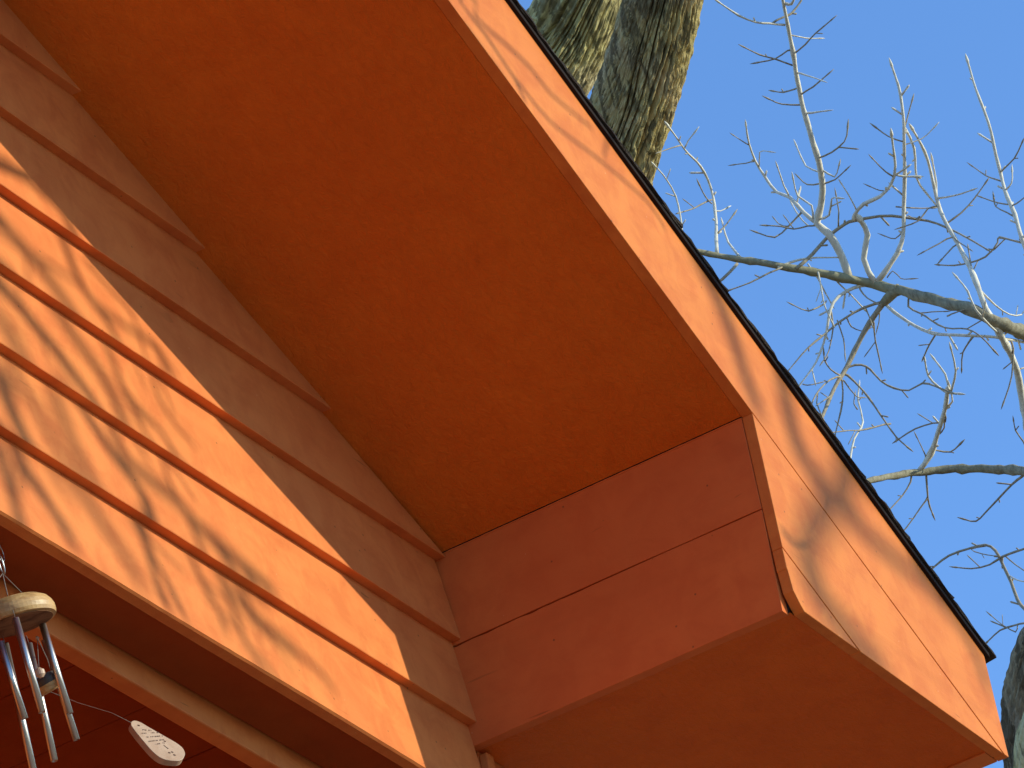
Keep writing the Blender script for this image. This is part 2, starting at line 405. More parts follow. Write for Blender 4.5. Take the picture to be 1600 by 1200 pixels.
# roof
roof = empty('roof', parent=house)
YR = -O - T
def deckpoly(off0, off1, xe):
    return [(RX, RZ + off0), (xe, -PITCH * xe + off0), (xe, -PITCH * xe + off1), (RX, RZ + off1)]
prism('roof_deck', deckpoly(BW + 0.0005, BW + 0.0075, LX + 0.004), Y0 + 0.004, DEEP + 0.3, M_DARK, roof)
prism('roof_deck', [(2 * RX - x, z) for x, z in deckpoly(BW + 0.0005, BW + 0.0075, LX + 0.004)], Y0 + 0.004, DEEP + 0.3, M_DARK, roof)
prism('drip_edge', deckpoly(BW - 0.001, BW + 0.0078, LX + 0.008), Y0 - 0.006, Y0 + 0.0035, M_DRIP, roof, 0.0015)
prism('ridge_fill', [(RX - 0.05, RZ + BW - 0.03), (RX + 0.05, RZ + BW - 0.03), (RX, RZ + BW + 0.02)], Y0 + 0.004, DEEP, M_DARK, roof)
cs, sn = math.cos(RA), math.sin(RA)
def shingle(s0, side, rnd):
    """course whose butt lies s0 down the slope from the ridge"""
    ln = 0.19; th = 0.0040
    ye = Y0 - 0.0085 - rnd.uniform(-0.0012, 0.0022)
    NS = 12
    ys = [0.0, 0.02, 0.3, 1.2, 2.6, DEEP + 0.32 - ye]
    V = []; Fc = []; ny = len(ys)
    for layer in (0, 1):
        for i in range(NS + 1):
            t = i / NS
            je = rnd.uniform(-0.0016, 0.0016)
            for k, yo in enumerate(ys):
                s_ = s0 - ln * (1 - t) + (rnd.uniform(-0.002, 0.002) if i == NS else 0)
                up = 0.0084 + 0.0041 * t + layer * (0.0006 + th * min(1, t * 2.2)) + (rnd.uniform(-0.0006, 0.0008) if layer else 0)
                x = RX + s_ * cs + up * sn; z = RZ + BW - s_ * sn + up * cs
                if side < 0: x = 2 * RX - x
                V.append((x, ye + yo + (je if k == 0 else 0), z + ZC))
    st = (NS + 1) * ny
    for i in range(NS):
        for k in range(ny - 1):
            a = i * ny + k
            Fc.append((a, a + 1, a + ny + 1, a + ny)); Fc.append((st + a, st + a + ny, st + a + ny + 1, st + a + 1))
        a = i * ny
        Fc.append((a, a + ny, st + a + ny, st + a)); a = i * ny + ny - 1
        Fc.append((a, st + a, st + a + ny, a + ny))
    for k in range(ny - 1):
        a = k; Fc.append((a, st + a, st + a + 1, a + 1)); a = NS * ny + k
        Fc.append((a, a + 1, st + a + 1, st + a))
    return mesh('shingle_course', V, Fc, M_SHING, roof)
smax = (LX + 0.022 - RX) / cs
rnd = random.Random(4)
s = smax; 
while s > 0.1:
    shingle(s, 1, rnd); shingle(s, -1, rnd); s -= 0.137

# ------------------------------------------------------------------ wind chime
def P(u, v, y):       # point on a plane parallel to the wall
    return on_plane(u, v, (0, y, ZC), (0, 1, 0))
chime = empty('wind_chime', 'silver tube wind chime hanging from a round wooden top under the porch beam', 'wind chime', loc=(0, 0, 0))
def cube_to_basis(ax):
    ax = ax.normalized(); a = ax.orthogonal().normalized(); return a, ax.cross(a), ax
# hanging axis leans a little in the wind
YC = 0.035
ctr = P(27, 975, YC); 
axis = (P(27, 975, YC) - P(2, 893, YC)).normalized()
a1, a2, _ = cube_to_basis(axis)
def lathe(name, c, ax, prof, sides, mat, parent):
    a, b, ax = cube_to_basis(ax); V = []; Fc = []
    for r, h in prof:
        for k in range(sides):
            t = 2 * math.pi * k / sides
            V.append(c + ax * h + (a * math.cos(t) + b * math.sin(t)) * r)
    for i in range(len(prof) - 1):
        for k in range(sides):
            p = i * sides + k; q = i * sides + (k + 1) % sides
            Fc.append((p, q, q + sides, p + sides))
    Fc.append(tuple(range(sides - 1, -1, -1))); Fc.append(tuple(range((len(prof) - 1) * sides, len(prof) * sides)))
    return mesh(name, V, Fc, mat, parent, smooth=False)
up = -axis
R = 0.0555
lathe('wooden_top', ctr, up, [(R - 0.006, 0), (R - 0.0015, 0.001), (R, 0.006), (R, 0.012), (R - 0.002, 0.018), (R - 0.006, 0.024), (R - 0.014, 0.029), (0.001, 0.030)], 56, M_WOOD, chime)
lathe('underside_shade', ctr - up * 0.0012, up, [(0.001, 0.0), (R - 0.0065, 0.0), (R - 0.0065, 0.001)], 48, M_UNDER, chime)  # thin dark disc that paints the shade below the top
PX = 0.00096
def tb(name, pts, mat, parent=chime, y=YC, sides=12, r=3.2):
    return tube(name, [(P(u, v, yy), r * PX) for u, v, yy in pts], sides, mat, parent)
def hollow(p, q, r, parent):
    """open metal tube"""
    ax = (q - p); h = ax.length; a, b, ax = cube_to_basis(ax); V = []; Fc = []; n = 24
    prof = [(r * 0.76, 0.0), (r, 0.0), (r, h), (r * 0.76, h)]
    for rr, hh in prof:
        for k in range(n):
            t = 2 * math.pi * k / n; V.append(p + ax * hh + (a * math.cos(t) + b * math.sin(t)) * rr)
    for i in range(4):
        for k in range(n):
            x = i * n + k; y = i * n + (k + 1) % n; j = ((i + 1) % 4) * n
            Fc.append((x, y, j + (k + 1) % n, j + k))
    return mesh('tube', V, Fc, M_METAL, parent, smooth=False)
tubes = [((24, 966), (66, 1113), YC - 0.030), ((63, 965), (109, 1115), YC - 0.012), ((0, 1003), (38.5, 1123), YC - 0.002),
         ((8, 1006), (56, 1222), YC + 0.026), ((45, 1006), (85, 1189), YC + 0.03), ((70, 1000), (119.5, 1156), YC + 0.022)]
for (a, b, yy) in tubes:
    p, q = P(*a, yy), P(*b, yy)
    t = hollow(p, q, 0.0049, chime)
    for pl in t.data.polygons: pl.use_smooth = True
    # cord from the tube's top to the disc
    hd = p - axis * 0.012
    tube('cord', [(p + axis * 0.004, 0.0005), (hd, 0.0005)], 5, M_CORD, chime)
# cords up to the ring
hook = P(4, 896, YC)
for du, dv, dy in ((-22, 30, 0.0), (8, 34, -0.03), (30, 30, 0.01), (9, 40, 0.035)):
    e = P(4 + du, 896 + dv, YC + dy)
    tube('cord', [(hook, 0.0006), (e, 0.0006)], 5, M_CORD, chime)
def ring(c, n_axis, rx, ry, th, name, mat, parent, upv):
    n_axis = n_axis.normalized(); u = upv.normalized(); sd = u.cross(n_axis).normalized(); V = []; Fc = []
    N_, M_ = 28, 8
    for i in range(N_):
        t = 2 * math.pi * i / N_; p = c + u * math.cos(t) * ry + sd * math.sin(t) * rx
        d = (u * math.cos(t) + sd * math.sin(t)).normalized()
        for j in range(M_):
            s_ = 2 * math.pi * j / M_; V.append(p + d * math.cos(s_) * th + n_axis * math.sin(s_) * th)
    for i in range(N_):
        for j in range(M_):
            a = i * M_ + j; b = i * M_ + (j + 1) % M_; c2 = ((i + 1) % N_) * M_
            Fc.append((a, b, c2 + (j + 1) % M_, c2 + j))
    return mesh(name, V, Fc, mat, parent, smooth=True)
vd = Vector((0.3, -1, -0.2))
ring(P(2, 882, YC), Vector((1, -0.7, 0)), 0.006, 0.0135, 0.0013, 'ring', M_STEEL, chime, up)
ring(P(0, 864, YC), Vector((0.1, 1, 0)), 0.007, 0.0125, 0.0008, 'ring', M_STEEL, chime, up)
tube('hook', [(P(0, 856, YC), 0.001), (P(-2, 846, YC), 0.001), (Vector((P(-2, 846, YC).x, YC, ZC + ZB + 0.004)), 0.001)], 6, M_STEEL, chime)
# striker under the disc and its cords
sc_ = P(70, 1062, YC + 0.012)
lathe('striker', sc_ - axis * 0.008, Vector((0.55, -0.1, -0.85)), [(0.006, 0.0), (0.015, 0.002), (0.018, 0.007), (0.018, 0.014)], 28, M_STRIKE, chime)
lathe('striker_ring', sc_ - axis * 0.008 + Vector((0.55, -0.1, -0.85)).normalized() * 0.0142, Vector((0.55, -0.1, -0.85)), [(0.0185, 0.0), (0.0185, 0.009), (0.016, 0.011), (0.001, 0.0112)], 28, M_WOOD, chime)
lathe('bead', P(62, 1050, YC), axis, [(0.002, -0.006), (0.0068, -0.002), (0.0068, 0.004), (0.003, 0.008)], 16, M_SAIL, chime)
tube('cord', [(P(58, 998, YC), 0.0005), (P(61, 1048, YC), 0.0005)], 5, M_CORD, chime)
tube('cord', [(P(59, 998, YC), 0.0007), (P(74, 1030, YC + 0.02), 0.0007), (P(82, 1058, YC + 0.03), 0.0006)], 5, M_CORD, chime)
lathe('knot', P(58, 997, YC), axis, [(0.0005, -0.003), (0.0025, -0.001), (0.0025, 0.001), (0.0005, 0.003)], 10, M_SAIL, chime)
# wind sail, blown out to the right
nS = Vector((-0.45, -0.75, 0.30)).normalized()
pS = P(245, 1155, YC + 0.02)
outl = [(205, 1133), (205, 1128.5), (208, 1126), (213, 1126), (221, 1129), (232, 1135.5), (246, 1143.5), (260, 1151.5), (274, 1159.5), (284, 1167), (288.5, 1174), (289, 1179),
        (286, 1185), (281, 1188), (273, 1188.5), (263, 1187.5), (255, 1185.5), (246, 1180.5), (236, 1171.5), (226, 1160), (216, 1148), (209, 1139)]
op = [on_plane(u, v, pS, nS) for u, v in outl]
op = [Vector(p) for p in catmull(op + [op[0]], 0.002)[:-1]]
nn = len(op)
Vs = [p for p in op] + [p - nS * 0.0105 for p in op]
Fs = [tuple(range(nn)), tuple(range(2 * nn - 1, nn - 1, -1))] + [(i, (i + 1) % nn, nn + (i + 1) % nn, nn + i) for i in range(nn)]
sail = mesh('wind_sail', Vs, Fs, M_SAIL, chime, bevel=0.0006)
tube('cord', [(P(76, 1080, YC + 0.02), 0.0005), (P(122, 1098, YC + 0.02), 0.00016), (P(175, 1114, YC + 0.02), 0.00016), (P(205, 1129, YC + 0.02), 0.0003)], 5, M_CORD, chime)
# burnt lettering rows (too small to read) and marks
LV, LF = [], []
def stroke(u0, v0, u1, v1, wpx):
    a = on_plane(u0, v0, pS, nS) + nS * 0.0003; b = on_plane(u1, v1, pS, nS) + nS * 0.0003
    d = (b - a).normalized(); s_ = d.cross(nS) * wpx * PX * 0.5
    i = len(LV); LV.extend([a + s_, b + s_, b - s_, a - s_]); LF.append((i, i + 1, i + 2, i + 3))
rr = random.Random(3)
rows = [((222.5, 1140.5), (239, 1136.5 + 5)), ((221, 1146), (248, 1144.5)), ((225, 1152), (254, 1150)), ((232, 1158.5), (258, 1155.5)), ((239, 1163.5), (256, 1161))]
for (a, b) in rows:
    ax_, ay_ = a; bx_, by_ = b
    ln_ = bx_ - ax_; x = 0
    while x < ln_:
        t0 = x / ln_; wlen = rr.uniform(1.0, 2.2)
        cx = ax_ + x; cy = ay_ + (by_ - ay_) * t0
        if rr.random() < 0.82:
            stroke(cx, cy, cx + wlen * 0.6, cy + rr.uniform(-1.0, 0.9), 0.85)
            if rr.random() < 0.7: stroke(cx + 0.4, cy - 0.9, cx + 0.8, cy + 1.0, 0.75)
        x += wlen + 0.25
for c in ((216.5, 1133.3, 2.4), (264.5, 1176, 2.0), (269, 1175, 1.8), (272.5, 1179.5, 2.0), (257.5, 1158, 1.5)):
    for q in range(4):
        stroke(c[0] - 1.5, c[1] - 0.8 + q * 0.45, c[0] + 1.8, c[1] + 0.3 + q * 0.3, c[2] * 0.45)
for q in range(5): stroke(255.5 + q * 0.3, 1164 + q * 0.4, 262.5 + q * 0.2, 1170.2 - q * 0.1, 0.8)
mesh('burnt_lettering', LV, LF, M_INK, sail)

# ------------------------------------------------------------------ trees
def bark_trunk(name, pts, mat, parent, sides=220, step=0.035, depth=0.03, fur=7.0, seed=0.0, smooth=True, pxr=True):
    """pts (Vector, r); furrowed bark as real relief"""
    P4 = [Vector((*p, r)) for p, r in pts]
    sm = []
    for i in range(len(P4)): pass
    Q = [P4[0] * 2 - P4[1]] + P4 + [P4[-1] * 2 - P4[-2]]
    for i in range(1, len(Q) - 2):
        a, b, c, d = Q[i - 1], Q[i], Q[i + 1], Q[i + 2]
        n = max(2, int((c - b).to_3d().length / step))
        for k in range(n):
            t = k / n
            sm.append(0.5 * ((2 * b) + (c - a) * t + (2 * a - 5 * b + 4 * c - d) * t * t + (3 * b - a - 3 * c + d) * t ** 3))
    sm.append(Q[-2])
    V = []; Fc = []; s = 0; upv = None; n = len(sm); prev = None
    for i, q in enumerate(sm):
        p = q.to_3d(); r = q[3]
        t = (sm[min(i + 1, n - 1)].to_3d() - sm[max(i - 1, 0)].to_3d()).normalized()
        if prev is not None: s += (p - prev).length
        prev = p
        if upv is None: upv = Vector((1, 0, 0)) if abs(t.x) < 0.8 else Vector((0, 1, 0))
        upv = (upv - t * upv.dot(t)).normalized(); sd = t.cross(upv)
        for k in range(sides):
            a = 2 * math.pi * k / sides
            ca, sa = math.cos(a), math.sin(a)
            # furrows run along the stem, meandering and joining
            wob = 0.16 * noise.noise(Vector((ca * 2.5 + seed, sa * 2.5, s * 2.2)))
            an = a + wob
            q1 = Vector((math.cos(an) * fur * 0.5 + seed, math.sin(an) * fur * 0.5, s * 0.85))
            e = abs(noise.noise(q1)) * 2
            q2 = Vector((math.cos(an) * fur * 1.1 + 9 + seed, math.sin(an) * fur * 1.1, s * 5.0))
            e2 = abs(noise.noise(q2)) * 2
            q3 = Vector((ca * fur * 3.2, sa * fur * 3.2 + seed, s * 26))
            e = min(1.0, e / 0.34); e = e * e * (3 - 2 * e)
            e2 = min(1.0, e2 / 0.30); e2 = e2 * e2 * (3 - 2 * e2)
            ridge = e * (0.80 + 0.20 * e2)
            big = 0.07 * noise.noise(Vector((ca + seed, sa, s * 0.8)))
            rr_ = r * (1 + big) - depth * (1 - ridge) + depth * 0.22 * noise.noise(q3)
            V.append(p + (upv * ca + sd * sa) * rr_)
    for i in range(n - 1):
        for k in range(sides):
            a = i * sides + k; b = i * sides + (k + 1) % sides
            Fc.append((a, b, b + sides, a + sides))
    me = bpy.data.meshes.new(name); me.from_pydata([tuple(v) for v in V], [], Fc)
    me.polygons.foreach_set('use_smooth', [smooth] * len(me.polygons))
    return link(name, me, mat, parent)

# tree behind the roof with two stems crossing
DT = 23.0
def pr(d, r): return r * d / F
treeA = empty('bare_tree', 'large bare tree behind the roof with two thick furrowed trunks crossing, one pale with moss', 'tree', loc=tuple(at(960, 260, DT)[:2]) + (0,))
treeA_inv = treeA.location.copy()
def rel(pts, org): return [(p - org, r) for p, r in pts]
ptsA = [(at(1045, -170, DT), pr(DT, 60)), (at(1040, -60, DT), pr(DT, 61)), (at(1033, 0, DT), pr(DT, 62)), (at(1014, 80, DT), pr(DT, 64)), (at(989, 160, DT), pr(DT, 67)), (at(960, 240, DT), pr(DT, 70)), (at(935, 330, DT), pr(DT, 74)), (at(915, 450, DT), pr(DT, 80))]
last = ptsA[-1][0]
ptsA_up = [(at(1075, -700, DT + 1.5), pr(DT, 40)), (at(1055, -400, DT + 0.7), pr(DT, 52))] + ptsA[:1]
bark_trunk('trunk', rel(ptsA, treeA_inv), M_BARK, treeA, sides=480, step=0.009, depth=0.055, fur=12, seed=2.0)
bark_trunk('upper_trunk', rel(ptsA_up, treeA_inv), M_BARK, treeA, sides=60, step=0.08, depth=0.02, fur=8, seed=2.0)
bark_trunk('lower_trunk', rel([ptsA[-1], (last + Vector((0.05, 0.05, -2.5)), pr(DT, 95)), (Vector((last.x + 0.15, last.y + 0.1, 4.0)), 0.30), (Vector((last.x + 0.2, last.y + 0.1, 0.9)), 0.38), (Vector((last.x + 0.2, last.y + 0.1, -0.2)), 0.52)], treeA_inv), M_BARK, treeA, sides=60, step=0.1, depth=0.02, fur=8, seed=2.0)
DL = 23.9
ptsL = [(at(1010, -200, DL + 0.5), pr(DL, 40)), (at(958, -100, DL + 0.2), pr(DL, 56)), (at(915, -10, DL), pr(DL, 66)), (at(882, 60, DL), pr(DL, 74)), (at(843, 120, DL), pr(DL, 82)), (at(795, 200, DL), pr(DL, 80)), (at(770, 300, DL), pr(DL, 84))]
bark_trunk('stem', rel(ptsL, treeA_inv), M_BARK2, treeA, sides=420, step=0.010, depth=0.042, fur=13, seed=11.0)
ll = ptsL[-1][0]
bark_trunk('lower_stem', rel([ptsL[-1], (ll + Vector((0.3, 0.0, -2.5)), 0.24), (Vector((last.x + 0.1, last.y + 0.1, 5.5)), 0.27), (Vector((last.x + 0.2, last.y + 0.1, 3.5)), 0.25)], treeA_inv), M_BARK, treeA, sides=60, step=0.1, depth=0.02, fur=8, seed=2.0)

# trees to the right: traced boughs and twigs, each with its own place in depth
DB = 19.0
def dfield(u, v):
    return 0.55 * noise.noise(Vector((u / 260.0, v / 260.0, 3.3)))
treeB_loc = Vector(tuple(at(1705, 1200, DB + 0.6)[:2]) + (0,))
treeB = empty('bare_tree', 'bare tree at the right with pale twiggy boughs against the blue sky', 'tree', loc=treeB_loc)
def traced(name, pts, r0, r1, mat, parent, k=0.0, sides=7, rough=0.25, off=0.0, knob=True, org=treeB_loc, tip=True, step=0.03):
    L_ = 0; P4 = []
    tot = sum(math.hypot(pts[i + 1][0] - pts[i][0], pts[i + 1][1] - pts[i][1]) for i in range(len(pts) - 1))
    for i, (u, v) in enumerate(pts):
        if i: L_ += math.hypot(u - pts[i - 1][0], v - pts[i - 1][1])
        t = L_ / tot
        d = DB + dfield(u, v) + off + k * L_ * DB / F
        rr_ = (r0 + (r1 - r0) * t) * 0.8 * DB / F
        p = at(u, v, d)
        P4.append(Vector((*p, rr_)))
    Q = [P4[0] * 2 - P4[1]] + P4 + [P4[-1] * 2 - P4[-2]]
    sm = []
    for i in range(1, len(Q) - 2):
        a, b, c, d = Q[i - 1], Q[i], Q[i + 1], Q[i + 2]
        n = max(2, int((c - b).to_3d().length / step))
        for q in range(n):
            t = q / n
            sm.append(0.5 * ((2 * b) + (c - a) * t + (2 * a - 5 * b + 4 * c - d) * t * t + (3 * b - a - 3 * c + d) * t ** 3))
    sm.append(Q[-2])
    sd = random.random() * 50
    out = []; n = len(sm)
    for i, q in enumerate(sm):
        w = 1.0
        if knob: w += 0.28 * max(0, noise.noise(Vector((i * 0.9, sd, 0)))) * 2 - 0.05
        jit = Vector((noise.noise(Vector((i * 0.35, sd, 1))), noise.noise(Vector((i * 0.35, sd, 5))), noise.noise(Vector((i * 0.35, sd, 9))))) * 0.0035
        if i < 2: jit *= 0
        out.append((q.to_3d() + jit - org, max(0.0012, q[3] * w)))
    if tip:   # bud at the tip
        p, r = out[-1]; d = (out[-1][0] - out[-2][0]).normalized()
        out[-1] = (p, r * 1.0); out.append((p + d * 0.008, r * 1.5)); out.append((p + d * 0.022, r * 1.1)); out.append((p + d * 0.034, r * 0.25))
    V, Fc = tube_data(out, sides, rough, seed=sd)
    # side buds and spurs along thin wood
    if r0 < 6:
        L_ = 0; side = 1
        for i in range(2, len(out) - 5):
            L_ += (out[i][0] - out[i - 1][0]).length
            if L_ > 0.06:
                L_ = random.uniform(-0.03, 0.02); side *= -1
                d = (out[i + 1][0] - out[i][0]).normalized()
                up_ = Vector((0, 0, 1)); sv = d.cross(Vector(RM[2])).normalized() * side
                sv = (sv * random.uniform(0.5, 1) + Vector(RM[2]) * random.uniform(-0.7, 0.7)).normalized()
                r = out[i][1]; ln = random.choice([0.010, 0.012, 0.014, 0.018, 0.022, 0.04, 0.06])
                b0 = out[i][0]
                e = b0 + (sv * 0.8 + d * 0.7) * (ln + r)
                rb = min(r * 0.7, 0.0035)
                v2, f2 = tube_data([(b0, rb), ((b0 + e) / 2, rb), (b0.lerp(e, 0.85), rb * 1.15), (e, rb * 0.3)], 5)
                o_ = len(V); V += v2; Fc += [tuple(x + o_ for x in f) for f in f2]
    return mesh(name, V, Fc, mat, parent, smooth=True)

# boughs ---------------------------------------------------------
b1 = traced('bough', [(1930, 760), (1760, 630), (1670, 560), (1600, 522), (1562, 505), (1510, 482), (1450, 466), (1390, 450), (1350, 441), (1300, 431), (1210, 414), (1150, 405), (1094, 394), (1030, 385)],
            19, 4.5, M_BOUGH, treeB, 0, 16, 0.16, step=0.025)
traced('knuckle', [(1405, 452), (1392, 460), (1380, 476)], 13, 8, M_BOUGH, b1, 0, 10, 0.2, tip=False)
b2 = traced('bough', [(1900, 900), (1760, 790), (1680, 752), (1600, 737), (1570, 734), (1514, 732), (1461, 736), (1412, 741), (1350, 754), (1280, 785)],
            14, 5.5, M_BOUGH, treeB, 0, 14, 0.2, off=0.5, step=0.02)
tw = [
 # parent, offset, r0, r1, sunlit colour?, points (root first)
 ('b1', 0, 8.5, 2.8, 1, [(1327, 434), (1315, 401), (1296, 366), (1276, 349), (1283, 322), (1283, 270), (1270, 221), (1255, 169), (1246, 124), (1234, 56), (1225, 11), (1214, -40)]),
 ('b1', 0, 7.0, 5.5, 1, [(1367, 442), (1349, 405), (1356, 367), (1346, 346)]),
 ('b1', 0, 5.5, 2.2, 1, [(1371, 440), (1394, 409), (1409, 379), (1412, 322), (1414, 262), (1412, 210), (1407, 150), (1394, 105)]),
 ('b1', 0, 3.8, 1.6, 1, [(1120, 396), (1118, 337), (1111, 292), (1094, 259), (1069, 232), (1045, 199)]),
 ('b1', 0, 2.4, 1.3, 1, [(1064, 390), (1064, 352), (1056, 307), (1041, 281), (1024, 259)]),
 ('b1', 0, 2.8, 1.3, 1, [(1158, 404), (1139, 379), (1129, 351)]),
 ('b1', 0, 3.5, 1.8, 0, [(1152, 412), (1129, 436), (1100, 456)]),
 ('b1', 0, 2.2, 1.2, 0, [(1225, 416), (1202, 427), (1173, 440), (1144, 452)]),
 ('b1', 0, 2.8, 1.3, 1, [(1215, 418), (1234, 411), (1263, 404), (1307, 402)]),
 ('b1', 0, 4.2, 1.6, 0, [(1244, 420), (1270, 397), (1292, 371), (1319, 351), (1336, 345), (1375, 337), (1412, 339), (1450, 345), (1480, 356), (1510, 371), (1540, 388)]),
 ('b1', 0, 6.0, 3.4, 0, [(1389, 460), (1371, 487), (1348, 522), (1330, 560), (1316, 586), (1298, 618), (1285, 650), (1262, 690)]),
 ('b1', 0, 4.5, 1.5, 1, [(1395, 451), (1362, 445), (1333, 449), (1310, 464), (1298, 484), (1292, 510), (1287, 537), (1275, 566), (1252, 598)]),
 ('b1', 0, 3.2, 1.2, 0, [(1385, 470), (1348, 481), (1322, 496), (1295, 516), (1263, 542), (1234, 577)]),
 ('b1', 0, 3.4, 2.6, 1, [(1386, 478), (1409, 497), (1439, 514), (1469, 522), (1510, 524), (1555, 527), (1600, 535), (1640, 548)]),
 ('b1', 0, 8.5, 2.4, 1, [(1612, 700), (1598, 625), (1589, 580), (1577, 550), (1562, 520), (1540, 482), (1525, 441), (1510, 407), (1487, 364), (1469, 330), (1459, 292), (1450, 251), (1439, 225), (1427, 204)]),
 ('b1', 0, 5.5, 2.2, 1, [(1650, 545), (1622, 450), (1602, 388), (1589, 349), (1570, 296), (1559, 255), (1544, 191), (1525, 139), (1512, 99)]),
 ('b1', 0, 4.2, 2.4, 1, [(1334, 345), (1336, 336), (1349, 319), (1375, 307), (1392, 289), (1399, 259), (1394, 214)]),
 ('b1', 0, 4.4, 1.6, 1, [(1276, 349), (1255, 332), (1234, 309), (1214, 300), (1195, 277), (1180, 251), (1171, 225), (1166, 199)]),
 ('b2', .5, 5.8, 4.6, 1, [(1436, 736), (1454, 711), (1465, 677), (1476, 640), (1480, 614)]),
 ('b2', .5, 2.8, 1.5, 0, [(1447, 738), (1450, 779), (1457, 801)]),
 ('b2', .5, 2.2, 1.2, 0, [(1424, 742), (1422, 753), (1409, 775), (1392, 794)]),
 ('b2', .5, 1.9, 1.1, 0, [(1449, 776), (1446, 782), (1416, 824), (1390, 856)]),
 ('b2', .5, 2.8, 1.6, 0, [(1600, 742), (1590, 750), (1570, 767), (1540, 801), (1525, 814), (1510, 812)]),
 ('b2', 1, 4.6, 1.8, 0, [(1660, 1010), (1605, 955), (1590, 937), (1580, 910), (1567, 883), (1555, 860), (1540, 852), (1513, 857), (1483, 868), (1460, 885), (1430, 915)]),
 ('b2', 1, 3.0, 1.5, 0, [(1650, 840), (1602, 857), (1587, 862), (1567, 870), (1547, 882), (1517, 888), (1497, 887)]),
 ('b2', 1, 3.0, 1.5, 0, [(1640, 975), (1602, 973), (1583, 977), (1563, 985), (1545, 1000)]),
 ('b2', 1, 2.8, 1.6, 1, [(1318, 742), (1328, 715), (1334, 685), (1349, 659), (1341, 625), (1341, 606)]),
]
par = {'b1': b1, 'b2': b2}
mains = []
for (pn, off, r0, r1, lt, pts) in tw:
    mains.append(traced('branch', pts, r0, r1, M_TWIG if lt else M_TWIGD, treeB, 0, 8 if r0 > 4 else 7, 0.2, off=off))
